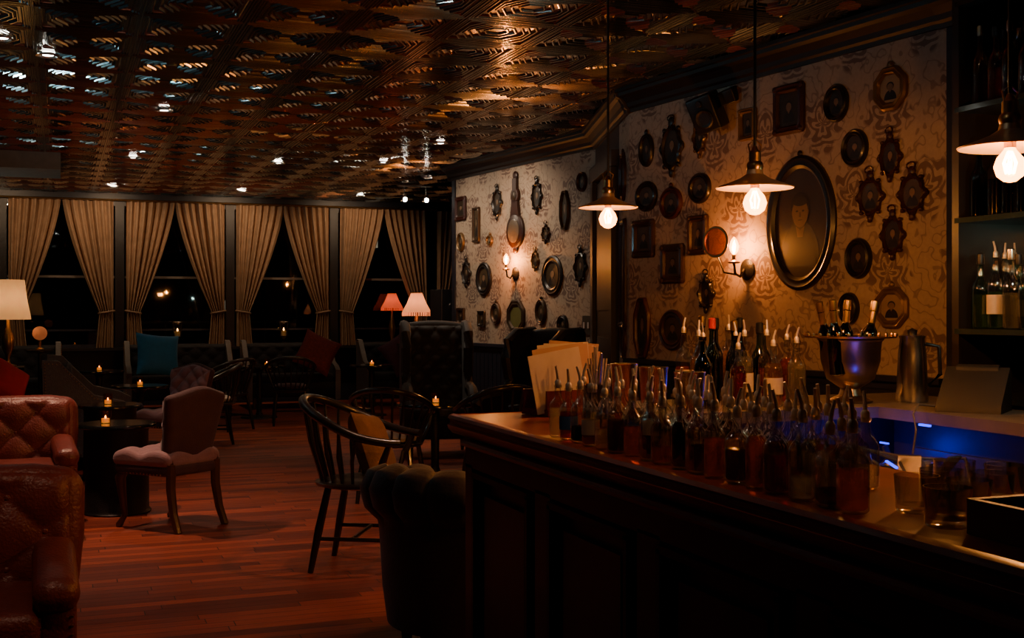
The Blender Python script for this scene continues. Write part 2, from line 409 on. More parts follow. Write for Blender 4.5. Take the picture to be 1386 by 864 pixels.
# exterior
b=MB()
ext=pm('outdoor_grey_paint',(.16,.16,.16),.5)
for x in(2.6,5.2,7.4): b.tube([(x,26,0),(x+1.0,26,4)],.06,ext); b.tube([(x+.5,26,0),(x-.6,26,4)],.035,ext)
b.tube([(-4,25,1.2),(10,25,1.2)],.03,ext); b.tube([(-4,25,.7),(10,25,.7)],.02,ext)
for k in range(15): b.tube([(-4+k,25,0),(-4+k,25,1.2)],.025,ext)
b.obj('outdoor_railing')
b=MB(); b.box((2,30,-.05),(30,22,.1),pm('asphalt',(.03,.03,.035),.8)); b.obj('ground_street')
b=MB(); b.box((2,38,4),(26,2,8),pm('night_facade',(.03,.03,.035),.8))
WL=emis('lit_window_far',(1,.75,.45),.4)
for x,z in[(-1.5,2.2),(7.6,2.6),(9.3,3.6),(4.6,1.6),(10.6,3.0)]:
    b.box((x,36.97,z),(.4,.06,.3),WL)
b.obj('building_across_street',flat=True)
for x,y,z,c in[(4.2,30.0,2.9,(1,.85,.6))]:
    b=MB(); b.tube([(x,y,0),(x,y,z)],.045,BLK); b.lathe([(.02,0),(.05,.03),(.055,.10),(.03,.14)],emis('street_lamp_lens',c,20),(x,y,z)); b.lathe([(.09,.14),(.05,.19),(.01,.22)],BLK,(x,y,z)); b.obj('street_lamp')
# ------------------------------------------------------------------ bar
def barfront():
    b=MB()
    X0,Y0,Y1=1.36,4.03,.3
    b.box((1.60,(Y0+Y1)/2,.51),(.42,Y0-Y1,1.02),BARN)
    b.box((1.375,(Y0+Y1)/2,.955),(.03,Y0-Y1,.13),BARN); b.box((1.375,(Y0+Y1)/2,.09),(.03,Y0-Y1,.18),BARN)
    for k in range(6):
        yc=4.03-.035-.69*k
        b.box((1.375,yc if k else 3.995,.52),(.03,.12 if k else .07,.76),BARN)
        if k<5:
            yp=3.675-.69*k
            pw=.50
            for z in(.20,.87): b.box((1.366,yp,z),(.03,pw+.03,.02),TRIM)
            for q in(-1,1): b.box((1.366,yp+q*(pw/2+.005),.535),(.03,.02,.67),TRIM)
            b.box((1.382,yp,.535),(.02,pw-.12,.54),BARN)
    prof=[(1.86,1.02),(1.36,1.0),(1.33,1.005),(1.315,1.02),(1.31,1.035),(1.322,1.042),(1.322,1.052),(1.312,1.06),(1.318,1.07),(1.335,1.075),(1.35,1.07),(1.86,1.07)]
    vs=[(x,y,z) for y in(4.09,.25) for x,z in prof]; k=len(prof)
    fs=[(i,(i+1)%k,k+(i+1)%k,k+i) for i in range(k)]+[tuple(range(k)),tuple(k+i for i in reversed(range(k)))]
    b.add(vs,fs,MAHOG)
    b.tube([(1.33,4.1,1.05),(1.86,4.1,1.05)],.022,MAHOG)
    b.tube([(1.34,3.99,.98),(1.34,.3,.98)],.014,MAHOG)
    b.obj('bar_counter',flat=False)
barfront()
def bottle(b,x,y,z,r,h,liq,glass=GLASS,level=.45,pour=True,label=None,cap=None,seg=16,sq=False):
    mod=(lambda t,zz: 1/max(abs(math.cos(t)),abs(math.sin(t)))**.55) if sq else None
    P=[(r*.8,0),(r,.006),(r*1.0,.56*h),(r*.96,.62*h),(r*.78,.68*h),(r*.48,.74*h),(r*.37,.80*h),(r*.34,.94*h),(r*.44,.95*h),(r*.44,h)]
    b.lathe(P,glass,(x,y,z),seg,mod=mod,cap=True)
    if liq:
        lv=level*h; Q=[(r*.7,.006),(r*.9,.012),(r*.9,min(lv,.55*h))]
        if lv>.6*h: Q+=[(r*.86,.62*h),(r*.66,.68*h)]
        b.lathe(Q,liq,(x,y,z),seg,mod=mod)
    if label: b.lathe([(r*1.02,.2*h),(r*1.02,.46*h)],label,(x,y,z),seg,mod=mod,cap=False)
    if pour:
        b.lathe([(r*.3,-.01),(.0095,0),(.0095,.010),(.006,.016)],POUR,(x,y,z+h),10)
        a=random.uniform(0,2*pi); k=.010
        b.tube([(x,y,z+h+.008),(x+k*.2*math.cos(a),y+k*.2*math.sin(a),z+h+.03),(x+k*math.cos(a),y+k*math.sin(a),z+h+.056)],[.0050,.0045,.0038],POUR,seg=7)
    elif cap:
        b.lathe([(r*.45,-.012),(r*.48,0),(r*.45,.03),(r*.3,.034)],cap,(x,y,z+h),10)
b=MB()
BT=1.071
for row,X in enumerate([1.387,1.460,1.533,1.606]):
    y=3.26-row*.03
    while y>1.80+max(0,(X-1.385))*1.25:
        if not(row==3 and random.random()<.3):
            liq=random.choice([LIQ[0],LIQ[4],LIQ[4],LIQ[2]]+LIQ); r=random.choice([.025,.027,.029])
            bottle(b,X+random.uniform(-.006,.006),y+random.uniform(-.006,.006),BT,r,random.uniform(.148,.166),liq,level=random.uniform(.18,.66),label=random.choice([LABW,LABW,LABB]) if random.random()<.10 else None,sq=random.random()<.2)
        y-=.084
b.obj('bitters_bottles')
b=MB()
b.box((0,0,.012),(.28,.16,.024),MAHOG)
for y in(-.07,.07): b.box((0,y,.05),(.28,.01,.08),MAHOG)
for k in range(9):
    M=T(-.045+.011*k,-.055+.013*k,.03)@R(math.radians(-6+k*1.6),'X')@R(math.radians(-8+k*1.8),'Y')
    b.box((random.uniform(-.01,.01),0,.112+random.uniform(-.014,.014)),(.235,.003,.21),PAPER if k%3 else LABW,M)
b.obj('menu_holder',(1.73,3.98,1.072),rz=.25)
b=MB()
b.lathe([(.04,0),(.045,.005),(.045,.12),(.04,.12),(.04,.01)],BLK)
for k in range(14):
    a=k*2.4; q=.012+.02*(k%3)/3
    b.tube([(q*math.cos(a)*.5,q*math.sin(a)*.5,.02),(q*1.5*math.cos(a),q*1.5*math.sin(a),.19+.02*(k%4))],.003,LABW if k%2 else STEEL,seg=6)
b.obj('straw_cup',(1.75,3.76,1.071))
for x,y,h in[(1.76,3.56,.2),(1.75,3.33,.2),(1.75,3.1,.195)]:
    b=MB(); b.lathe([(.033,0),(.035,.004),(.046,h-.006),(.048,h),(.045,h),(.033,.01)],STEEL,seg=24); 
    b.lathe([(.0365,.02),(.0375,.024),(.0385,.03)],STEEL,seg=24,cap=False); b.obj('cocktail_shaker_tin',(x,y,1.071))
TG=glassm('tumbler_glass',(.95,.95,.93),.14)
for x,y in[(1.45,1.66),(1.55,1.72),(1.66,1.78),(1.77,1.86),(1.60,1.85),(1.72,1.95),(1.50,1.80)]:
    b=MB(); b.lathe([(.034,0),(.038,.003),(.042,.07),(.040,.07),(.036,.015),(.0,.014)],TG,seg=20)
    b.obj('rocks_glass',(x,y,1.071))
b=MB(); w=pm('raw_wood_box',(.14,.05,.025),.5)
b.box((0,0,.006),(.34,.26,.012),w)
for y in(-.13,.13): b.box((0,y,.03),(.35,.014,.06),w)
for x in(-.17,.17): b.box((x,0,.03),(.014,.26,.06),w)
b.box((.02,0,.045),(.014,.25,.05),w)
b.obj('garnish_box',(1.61,1.46,1.071),rz=0)
# ------------------------------------------------------------------ back counter + equipment
b=MB()
b.box((3.45,2.75,1.03),(.62,2.5,.045),MARB); b.box((2.98,4.33,1.03),(1.56,.66,.045),MARB)
b.box((3.48,2.75,.5),(.54,2.48,1.0),NAVY); b.box((3.0,4.36,.5),(1.48,.56,1.0),NAVY)
for y in(1.8,2.4,3.0,3.6): b.box((3.2,y,.5),(.02,.5,.8),NAVY)
BL=emis('blue_led',(.01,.02,1),4)
b.box((3.155,3.74,1.000),(.012,.06,.008),BL)
b.obj('back_bar_counter',flat=True)
b=MB()
sx0,sx1,sy0,sy1=3.56,3.95,1.6,4.05
SH=pm('shelf_dark_wood',(.02,.014,.012),.35)
b.box((sx1-.01,(sy0+sy1)/2,2.1),(.02,sy1-sy0,2.05),pm('antique_mirror',(.12,.115,.10),.12,metal=1,var=.5,scale=5))
for y in(sy0,sy1-.02): b.box(((sx0+sx1)/2,y,2.12),(sx1-sx0,.04,2.12),SH)
SG=pm('shelf_smoked_glass',(.02,.03,.03),.08)
for z in(1.08,1.36,1.83,2.30,2.75): b.box(((sx0+sx1)/2-.01,(sy0+sy1)/2,z),(sx1-sx0-.01,sy1-sy0-.04,.022),SG)
b.obj('back_bar_shelf',flat=True)
b=MB()
AQ=glassm('aqua_glass',(.5,.85,.72),.15)
for z in(1.372,1.842,2.312):
    for xx in(3.63,3.72,3.82):
        y=3.96-(.04 if xx==3.72 else 0)
        while y>2.4:
            g=random.choice([GLASS,GLASS,GLASS,AQ]) if z<1.5 else random.choice([GLASS,GGLASS,DGLASS])
            bottle(b,xx+random.uniform(-.006,.006),y,z,random.uniform(.034,.039),random.uniform(.26,.31),random.choice([liquid('gin_aqua',(.45,.72,.58)),LIQ[4],LIQ[4],None]) if z<1.5 else random.choice([LIQ[0],LIQ[5],None]),g,level=.5,pour=random.random()<.6 and z<1.5,label=random.choice([LABW,None,None,None]) if z<1.5 else None,cap=random.choice([BLK,BRASS,STEEL]))
            y-=.085
b.obj('shelf_bottles')
light('added_shelf_light','POINT',(3.48,3.3,1.78),2.6,(.6,.95,.8),.03)  # added point light with no fixture, brightens the shelf bottles
CT=1.053
pos=[(2.47,4.30,.30,GLASS,3,True),(2.58,4.38,.33,GGLASS,None,False),(2.64,4.22,.30,GLASS,4,True),(2.70,4.40,.32,DGLASS,2,False),(2.74,4.16,.26,GLASS,3,True),(2.80,4.30,.30,GLASS,0,True),(2.86,4.45,.31,GGLASS,None,False),(2.88,4.20,.27,GLASS,4,True),(2.56,4.14,.25,GLASS,1,True),(2.95,4.56,.30,GGLASS,3,False),(2.68,4.52,.33,DGLASS,None,False),(2.50,4.48,.31,GLASS,0,True),(2.76,4.54,.32,GLASS,3,True),(2.42,4.18,.29,DGLASS,2,True),(2.60,4.50,.34,GGLASS,None,False),(2.84,4.58,.33,DGLASS,None,False),(2.66,4.32,.29,DGLASS,2,True),(2.92,4.33,.28,GLASS,0,True)]
redcap=pm('red_foil',(.4,.02,.02),.35); gold=pm('gold_foil',(.7,.45,.15),.3,metal=1)
caps=[None,redcap,None,gold,None,None,BLK,None,None,gold,BLK,None,None,None,gold,BLK,None,None]
for (x,y,h,g,l,p),cp in zip(pos,caps):
    b=MB(); bottle(b,0,0,0,random.uniform(.034,.040),h,LIQ[l] if l is not None else None,g,level=random.choice([.5,.68]),pour=p,label=random.choice([LABW,None,None]),cap=None if p else cp)
    b.obj('liquor_bottle',(x,y,CT))
b=MB()
b.lathe([(.09,0),(.095,.01),(.05,.03),(.04,.06),(.10,.10),(.125,.18),(.13,.26),(.14,.27),(.14,.28),(.125,.275),(.118,.18),(.06,.11)],pm('tarnished_silver',(.34,.26,.19),.32,metal=1),seg=28)
b.lathe([(.11,.275),(.19,.278),(.195,.285),(.11,.285)],BRASS,seg=28,cap=False)
for k in range(28):
    a=2*pi*k/28; b.ell((.19*math.cos(a),.19*math.sin(a),.292),.008,BRASS,seg=6,rings=4)
for x,y,a in[(-.06,.03,-.25),(.05,-.02,.2),(0,.06,.1),(.08,.05,.3),(-.09,-.04,-.1)]:
    M=T(x,y,.12)@R(a,'Y')
    o=b.M; b.M=M; bottle(b,0,0,0,.036,.29,None,DGLASS if a<.2 else GGLASS,pour=False,cap=gold)
    b.lathe([(.0145,.22),(.0155,.23),(.0155,.30),(.0,.305)],gold,seg=12); b.M=o
b.obj('champagne_bucket',(3.18,4.24,CT))
b=MB(); b.lathe([(.065,0),(.068,.01),(.06,.2),(.052,.27),(.056,.285),(.03,.295)],STEEL,seg=24)
b.tube([(.055,0,.25),(.11,0,.24),(.115,0,.12),(.065,0,.07)],.009,BLK); b.lathe([(.02,0),(.022,.02),(.0,.03)],BLK,(0,0,.29)); b.obj('steel_pitcher',(3.45,4.17,CT),rz=-.6)
b=MB(); vs=[(-.12,-.12,0),(.12,-.12,0),(.12,.12,0),(-.12,.12,0),(-.12,-.11,.03),(.12,-.11,.03),(.12,.08,.17),(-.12,.08,.17),(.12,.12,.15),(-.12,.12,.15)]
b.add(vs,[(0,3,2,1),(0,1,5,4),(4,5,6,7),(7,6,8,9),(9,8,2,3),(1,2,8,6,5),(0,4,7,9,3)],CORD)
b.lathe([(.03,-.08),(.03,.08)],CORD,M=T(0,.09,.15)@R(pi/2,'Y'),seg=16)
b.tube([(-.12,-.1,.02),(-.17,-.18,.03),(-.17,-.26,0),(-.15,-.30,-.06),(-.16,-.31,-.15)],.004,CABLE,seg=6)
b.obj('point_of_sale_terminal',(3.36,3.70,CT),rz=face(-.8,-.6))
b=MB()
b.box((2.05,2.6,.50),(.28,2.2,.02),STEEL); b.box((2.19,2.6,.54),(.01,2.2,.1),STEEL); b.box((1.97,2.6,.25),(.08,2.0,.5),BLK)
for k in range(14): bottle(b,2.08,1.7+.13*k,.512,.035,.24,random.choice(LIQ),GLASS,level=.4)
b.obj('speed_rail')
b=MB()
b.box((0,0,.38),(.50,.56,.76),BLK); b.box((0,0,.77),(.52,.58,.02),STEEL)
DST=pm('dark_steel_tool',(.25,.25,.28),.35,metal=1)
for x,y,a,t in[(-.14,.12,.5,.4),(-.02,.16,-.4,.3),(.1,.1,.7,-.3),(.02,-.1,-.6,.5),(.16,-.12,.3,.7),(-.15,-.12,.9,-.2)]:
    M=T(x,y,.86)@R(a,'Z')@R(t,'X'); b.box((0,0,0),(.08,.008,.15),DST,M)
for i in range(5): b.tube([(-.2+.09*i,.22,.78),(-.18+.09*i,.1,.98-.03*i),(-.12+.1*i,-.1,.90),(-.1+.08*i,-.2,.78)],.006,DST)
for i in range(3): b.lathe([(.025,0),(.04,.10),(.037,.10),(.0,.01)],DST,(-.15+.15*i,-.02,.78))
b.box((-.16,.05,.94),(.010,.06,.006),BL,R(.3,'X')); b.box((.15,.2,.93),(.006,.05,.006),BL)
b.obj('bar_sink_station',(2.86,3.60,.0))
light('led_glow','POINT',(3.05,3.84,.90),1.3,(.01,.02,1),.02)
b=MB(); b.box((0,0,.25),(.40,.38,.5),BLK); b.box((0,0,.51),(.42,.4,.02),STEEL); b.obj('ice_well',(2.86,2.4,.0))
# ------------------------------------------------------------------ pendants
EC=(1,.44,.15)
for x,y,z,pw in[(2.60,5.44,1.97,34),(2.53,3.97,1.925,42),(2.68,2.80,1.94,36)]:
    b=MB()
    b.lathe([(.15,0),(.152,.004),(.10,.022),(.06,.038),(.034,.055),(.03,.075),(.028,.075),(.03,.055),(.056,.034),(.10,.016),(.149,0)],NICK,seg=40,cap=False)
    b.lathe([(.03,.07),(.034,.085),(.03,.10),(.024,.105),(.024,.14),(.014,.15),(.008,.165)],BRASS,seg=20)
    b.tube([(0,0,.16),(0,0,3.19-z)],.006,CORD)
    b.lathe([(.05,3.17-z),(.055,3.175-z),(.055,3.2-z)],BRASS,seg=20)
    b.tube([(.022,0,.14),(.03,0,.17),(0,0,.19),(-.03,0,.17),(-.022,0,.14)],.003,BRASS,seg=6)
    b.lathe([(.014,.06),(.018,.02),(.018,.0)],BRASS,seg=14)
    b.lathe([(.012,.01),(.018,-.005),(.038,-.03),(.047,-.057),(.038,-.085),(.018,-.101),(.002,-.104)],BGLASS,seg=18)
    for k in range(6):
        a=2*pi*k/6; b.tube([(.006*math.cos(a),.006*math.sin(a),-.01),(.020*math.cos(a),.020*math.sin(a),-.045),(.012*math.cos(a),.012*math.sin(a),-.078)],.0028,FIL,seg=5)
    b.obj('pendant_lamp',(x,y,z))
    light('pendant_bulb_light','POINT',(x,y,z-.05),pw,EC,.014)
# ------------------------------------------------------------------ wall pictures
def onwall(which,Y,Z):
    if which==2: X=5.2125-.1118*Y; Mb=MW2
    else: X=6.303-.1331*Y; Mb=MW1
    M=Mb.copy(); M[0][3]=X-.001; M[1][3]=Y; M[2][3]=Z
    return M
GF=[pm('frame_black',(.012,.009,.008),.35,coat=.3),pm('frame_walnut',(.035,.016,.009),.35,coat=.2),pm('frame_oxblood',(.045,.011,.007),.38),pm('frame_gilt',(.20,.12,.05),.4,metal=.5),pm('frame_bronze',(.07,.043,.025),.4,metal=.5)]
PB=[pm('portrait_ground_dark',(.04,.026,.015),.35),pm('portrait_ground_sepia',(.075,.048,.025),.35),pm('portrait_ground_pale',(.34,.24,.14),.35)]
SKIN=pm('portrait_face',(.20,.125,.07),.5); COAT=pm('portrait_coat',(.016,.011,.009),.5)
def outline(kind,N=40):
    L=[]
    for k in range(N):
        t=2*pi*(k+.5)/N; c,s=math.cos(t),math.sin(t)
        if kind=='rect': m=1/max(abs(c),abs(s)); L.append((c*m,s*m))
        elif kind=='oct':
            m=1/max(abs(c),abs(s),(abs(c)+abs(s))/1.42); L.append((c*m,s*m))
        elif kind=='orn':
            m=.86+.10*math.cos(8*t)+.06*math.cos(4*t); L.append((c*m,s*m))
        else: L.append((c,s))
    return L
def disk(b,cx,cz,rx,rz,y,mat,a0=0,a1=2*pi,n=20):
    b.add([(cx+math.cos(a0+(a1-a0)*k/n)*rx,y,cz+math.sin(a0+(a1-a0)*k/n)*rz) for k in range(n+1 if a1-a0<6.2 else n)],[tuple(range(n+1 if a1-a0<6.2 else n))],mat)
def picture(which,Y,Z,W,H,kind='oval',fm=0,pb=0,name='picture_frame',fw=None,bust=True):
    b=MB(); hw,hh=W/2,H/2; t=fw or min(W,H)*.19
    N=48
    O=outline(kind,N); Oi=outline('oval' if kind=='orn' else kind,N)
    rings=[(0,0,O),(0,-.018,O),(t*.25,-.03,O),(t*.5,-.022,Oi if kind=='orn' else O),(t*.75,-.028,Oi),(t,-.012,Oi)]
    vs=[]
    for off,y,OO in rings:
        for a,c in OO: vs.append((a*(hw-off),y,c*(hh-off)))
    fs=[(i*N+k,i*N+(k+1)%N,(i+1)*N+(k+1)%N,(i+1)*N+k) for i in range(len(rings)-1) for k in range(N)]
    b.add(vs,fs,GF[fm])
    t2=t*.98
    b.add([(a*(hw-t2),-.008,c*(hh-t2)) for a,c in Oi],[tuple(range(N))],PB[pb])
    if kind=='orn':
        for z,r in((hh*1.0,.12),(-hh*1.0,.1)): b.ell((0,-.015,z),(W*r,.015,H*r),GF[fm])
        for x in(-1,1): b.ell((x*hw*.9,-.015,0),(W*.07,.015,H*.07),GF[fm]); b.ell((x*hw*.6,-.015,hh*.72),(W*.07,.015,H*.05),GF[fm]); b.ell((x*hw*.6,-.015,-hh*.72),(W*.07,.015,H*.05),GF[fm])
        b.tube([(0.3*hw*math.sin(a),-.02,hh*1.02+.03+.02*math.cos(a)) for a in [2*pi*k/10 for k in range(10)]],.006,GF[fm],closed=True,seg=5)
    elif kind=='rect':
        for x in(-1,1):
            for z in(-1,1): b.ell((x*(hw-t*.4),-.024,z*(hh-t*.4)),(t*.38,.012,t*.38),GF[fm],seg=8,rings=4)
    elif random.random()<.5:
        b.ell((0,-.012,hh+.012),(.022,.012,.022),GF[fm],seg=8,rings=5)
    if bust:
        iw,ih=hw-t,hh-t
        big=name!='picture_frame'
        if big:
            sk=pm('oil_portrait_skin',(.13,.078,.045),.6); sh=pm('oil_portrait_shade',(.06,.035,.02),.6)
            disk(b,0,-ih*.62,iw*.72,ih*.66,-.0088,COAT,0,pi); disk(b,0,-ih*.80,iw*.60,ih*.80,-.009,COAT,0,pi)
            b.add([(-iw*.14,-.0094,ih*.1),(iw*.14,-.0094,ih*.1),(iw*.16,-.0094,-ih*.12),(-iw*.16,-.0094,-ih*.12)],[(0,1,2,3)],sh)
            b.add([(-iw*.17,-.0098,-ih*.06),(0,-.0098,-ih*.13),(iw*.17,-.0098,-ih*.06),(iw*.10,-.0098,-ih*.26),(-iw*.10,-.0098,-ih*.26)],[(0,1,2,3,4)],sk)
            disk(b,0,ih*.30,iw*.37,ih*.27,-.0096,COAT)
            disk(b,0,ih*.19,iw*.31,ih*.27,-.0104,sk)
            disk(b,0,ih*.40,iw*.30,ih*.09,-.0108,COAT)
            for s in(-1,1): disk(b,s*iw*.12,ih*.22,iw*.05,ih*.018,-.0112,COAT,n=10); disk(b,s*iw*.31,ih*.19,iw*.035,ih*.05,-.0102,sh,n=10)
            disk(b,0,ih*.055,iw*.09,ih*.012,-.0112,sh,n=10); b.add([(-iw*.015,-.0112,ih*.2),(iw*.015,-.0112,ih*.2),(iw*.04,-.0112,ih*.11),(-iw*.04,-.0112,ih*.11)],[(0,1,2,3)],sh)
        else:
            disk(b,0,-ih*.80,iw*.62,ih*.72,-.009,COAT,0,pi)
            disk(b,0,ih*.20,iw*.36,ih*.31,-.0098,COAT)
            disk(b,0,ih*.13,iw*.30,ih*.26,-.0106,SKIN)
            b.add([(-iw*.13,-.0110,-ih*.10),(iw*.13,-.0110,-ih*.10),(0,-.0110,-ih*.30)],[(0,1,2)],SKIN)
    b.obj(name,M=onwall(which,Y,Z))
W2=[(8.26,2.70,.19,.26,'oval',0,0),(7.92,2.68,.30,.38,'orn',0,0),(7.57,2.71,.165,.26,'orn',1,0),(7.02,2.73,.18,.22,'rect',3,1),(6.60,2.77,.30,.33,'rect',2,0),(6.16,2.74,.21,.24,'oval',0,0),(5.71,2.755,.26,.26,'oct',3,2),
(8.26,2.34,.29,.24,'oval',0,1),(7.93,2.26,.28,.245,'oval',2,1),(7.57,2.34,.26,.225,'oval',0,1),(8.30,2.01,.30,.30,'rect',1,1),(7.59,2.0,.24,.29,'rect',1,1),(7.91,1.80,.30,.30,'rect',1,1),(7.49,1.57,.2,.245,'orn',0,0),(8.32,1.31,.22,.48,'oct',2,0),(7.91,1.30,.34,.31,'oval',1,1),
(6.0,2.44,.22,.235,'oval',0,0),(5.71,2.35,.19,.25,'orn',2,0),(5.87,2.13,.235,.26,'orn',2,1),(5.54,2.12,.23,.26,'orn',2,1),(5.69,1.89,.2,.25,'orn',2,0),(5.97,1.765,.22,.25,'oval',0,0),(5.70,1.465,.26,.245,'oct',3,2),(6.05,1.46,.17,.2,'oval',0,0)]
for f in W2: picture(2,*f)
picture(2,6.49,2.015,.665,.876,'oval',0,0,name='large_oval_portrait',fw=.085)
W1=[(13.5,2.67,.28,.29,'rect',2,0),(13.09,2.45,.17,.41,'rect',4,1),(12.57,2.66,.25,.33,'orn',0,0),(11.67,2.66,.23,.33,'orn',0,0),(11.1,2.47,.18,.41,'oct',4,1),(10.77,2.73,.18,.2,'oval',2,0),(13.5,2.27,.18,.23,'oval',3,1),(12.75,2.25,.14,.12,'oval',3,2),(11.48,2.25,.17,.18,'orn',1,1),(13.35,1.89,.24,.3,'orn',0,0),(12.9,1.81,.38,.39,'oval',0,1),(11.7,1.98,.16,.2,'orn',3,1),(11.35,1.81,.42,.42,'oval',0,1),(10.8,1.88,.25,.34,'orn',0,1),(13.5,1.38,.2,.2,'rect',1,0),(12.95,1.35,.17,.19,'rect',0,1),(12.6,1.41,.23,.25,'oval',4,1),(11.58,1.43,.22,.28,'oval',4,1),(11.14,1.30,.2,.21,'oval',0,0)]
for f in W1: picture(1,*f)
PB.append(pm('plate_olive',(.16,.15,.05),.3))
picture(1,12.13,1.38,.40,.37,'oct',4,3,name='wall_plate',bust=False)
b=MB(); b.box((0,-.006,0),(.16,.012,.19),pm('switch_plate',(.08,.07,.06),.3))
for x in(-.04,.04): b.box((x,-.016,0),(.025,.01,.06),WHITEC)
b.obj('light_switch',M=onwall(1,10.68,1.30))
d=(Vector(w2a)-Vector(w2s)).normalized(); n=Vector((-d.y,d.x))
def onret(t,Z):
    p=Vector(w2s)+d*t; return Matrix(((d.x,n.x,0,p.x),(d.y,n.y,0,p.y),(0,0,1,Z),(0,0,0,1)))
_ow=onwall
for t,Z,W,H,k in[(.28,2.55,.26,.4,'oct'),(.28,1.75,.3,.9,'rect'),(.3,1.2,.24,.3,'oval')]:
    onwall=lambda a,bb,c,t=t,Z=Z: onret(t,Z)
    picture(0,0,0,W,H,k,2,1)
onwall=_ow
b=MB(); wd=pm('barometer_wood',(.035,.010,.006),.4)
def disc(z,r,y0,y1,mat): b.lathe([(r,0),(r,abs(y1-y0)*.7),(r*.9,abs(y1-y0)),(.001,abs(y1-y0))],mat,seg=24,M=T(0,y0,z)@R(pi/2,'X'))
disc(-.22,.19,0,.04,wd); disc(-.22,.13,-.035,-.05,pm('barometer_dial',(.12,.09,.06),.3)); disc(.17,.09,0,.035,wd); disc(.17,.05,-.03,-.042,PB[0])
b.add([(-.10,0,-.08),(.10,0,-.08),(.06,0,.12),(-.06,0,.12),(-.10,-.035,-.08),(.10,-.035,-.08),(.06,-.035,.12),(-.06,-.035,.12)],[(0,1,2,3),(4,5,6,7),(0,1,5,4),(2,3,7,6),(1,2,6,5),(0,3,7,4)],wd)
b.box((0,-.018,.28),(.09,.035,.16),wd); b.ell((0,-.02,.39),(.05,.018,.05),wd); b.ell((0,-.02,-.43),(.05,.018,.04),wd)
b.obj('banjo_barometer',M=onwall(1,12.13,2.54))
def sconce(which,Y,Z,mirror,pw):
    b=MB()
    b.lathe([(.07,0),(.075,.01),(.05,.025),(.02,.03)],BLKL if mirror else TRIM,M=R(pi/2,'X'),seg=20)
    b.tube([(0,-.03,0),(0,-.07,-.05),(0,-.11,-.03),(0,-.12,.04)],.01,TRIM)
    b.lathe([(.035,.04),(.045,.05),(.02,.06),(.014,.07),(.014,.10)],BRASS,(0,-.12,0),seg=16)
    b.lathe([(.010,.10),(.026,.125),(.034,.155),(.022,.195),(.003,.22)],BGLASS,(0,-.12,0),seg=14)
    b.tube([(0,-.12,.11),(.008,-.12,.15),(0,-.12,.185)],.004,FIL,seg=5)
    if mirror:
        M=T(-.10,-.20,.19)@R(pi/2,'X')@R(.25,'Y')
        b.tube([(.10*math.cos(a),.10*math.sin(a),0) for a in [2*pi*k/28 for k in range(28)]],.009,BRASS,M=M,closed=True,seg=6)
        b.lathe([(.098,-.002),(.098,.002)],glassm('lens_glass',(.9,.6,.4),.25),M=M,seg=28)
        b.tube([(0,-.08,-.04),(-.06,-.16,-.02),(-.09,-.19,.09)],.007,TRIM)
    else:
        b.lathe([(.03,.10),(.05,.13),(.055,.17),(.045,.21),(.05,.235)],GLASS,(0,-.12,0),seg=18,cap=False)
    M=onwall(which,Y,Z); b.obj('wall_sconce',M=M)
    light('sconce_bulb_light','POINT',M@Vector((0,-.12,.155)),pw,(1,.38,.11),.014)
sconce(2,7.03,1.73,True,22); sconce(1,12.15,1.85,False,30)
b=MB(); M=R(.5,'Z')@R(.35,'X')@R(-.25,'Y')
b.rbox((0,-.17,0),(.2,.16,.26),.015,BLK,M); b.lathe([(.07,0),(.06,.008),(.02,-.01)],BLKL,M=M@T(0,-.255,-.03)@R(pi/2,'X')); b.lathe([(.025,0),(.02,.008)],BLKL,M=M@T(0,-.255,.08)@R(pi/2,'X'))
b.tube([(0,0,0),(0,-.1,0)],.02,BLK); b.box((0,-.01,0),(.08,.02,.12),BLK); b.rbox((.17,-.1,.05),(.12,.12,.1),.01,BLK,M)
b.obj('wall_speaker',M=onwall(2,7.38,2.90))
# ------------------------------------------------------------------ furniture
def nails(b,pts,M=None,step=.03):
    P=[Vector(p) for p in pts]
    for a,c in zip(P,P[1:]):
        k=max(1,int((c-a).length/step))
        for i in range(k): b.ell(a+(c-a)*(i/k),.006,BRASS,M,seg=6,rings=4)
def armchair(name,loc,rz,W=.80,H=.87):
    b=MB(); D=.78
    b.rbox((0,0,.26),(W-.10,D-.04,.2),.04,REDL); b.rbox((0,-.06,.40),(W-.30,D-.16,.13),.05,REDL,mid=4)
    Mb=T(0,D/2-.12,.62)@R(math.radians(-9),'X')
    def cr(w): return Vector((w.x*(1-.08*max(0,-w.z)/.3),w.y,w.z-.12*max(0,abs(w.x)/(W/2)-.45)**2*(1 if w.z>0 else 0)))
    b.rbox((0,0,0),(W,.17,H-.36),.07,REDL,Mb,mid=6,fn=cr)
    b.tuft(W-.10,H-.42,.26,.26,.026,REDL,Mb@T(0,-.075,.0),btn=REDL,topround=.02)
    for s in(-1,1):
        x=s*(W/2-.11)
        b.rbox((x,-.02,.36),(.13,D-.12,.34),.05,REDL,mid=3)
        b.rbox((x,-.05,.535),(.15,D-.12,.12),.058,REDL,mid=3,fn=lambda w:Vector((w.x,w.y,w.z+.03*(w.y/.35))))
        nails(b,[(x-.05,-D/2+.045,.22),(x-.05,-D/2+.045,.50),(x,-D/2+.04,.55),(x+.05,-D/2+.045,.50),(x+.05,-D/2+.045,.22)])
        for y in(-D/2+.08,D/2-.08): b.lathe([(.018,0),(.03,.17)],WALNUT,(s*(W/2-.11),y,0),seg=10)
    nails(b,[(-W/2+.15,-D/2+.018,.33),(W/2-.15,-D/2+.018,.33)]); nails(b,[(-W/2+.15,-D/2+.018,.2),(W/2-.15,-D/2+.018,.2)])
    b.obj(name,loc,rz)
armchair('tufted_leather_armchair',(-.27,8.35,0),face(.06,-1)); armchair('tufted_leather_armchair',(-.31,4.50,0),face(.02,-1))
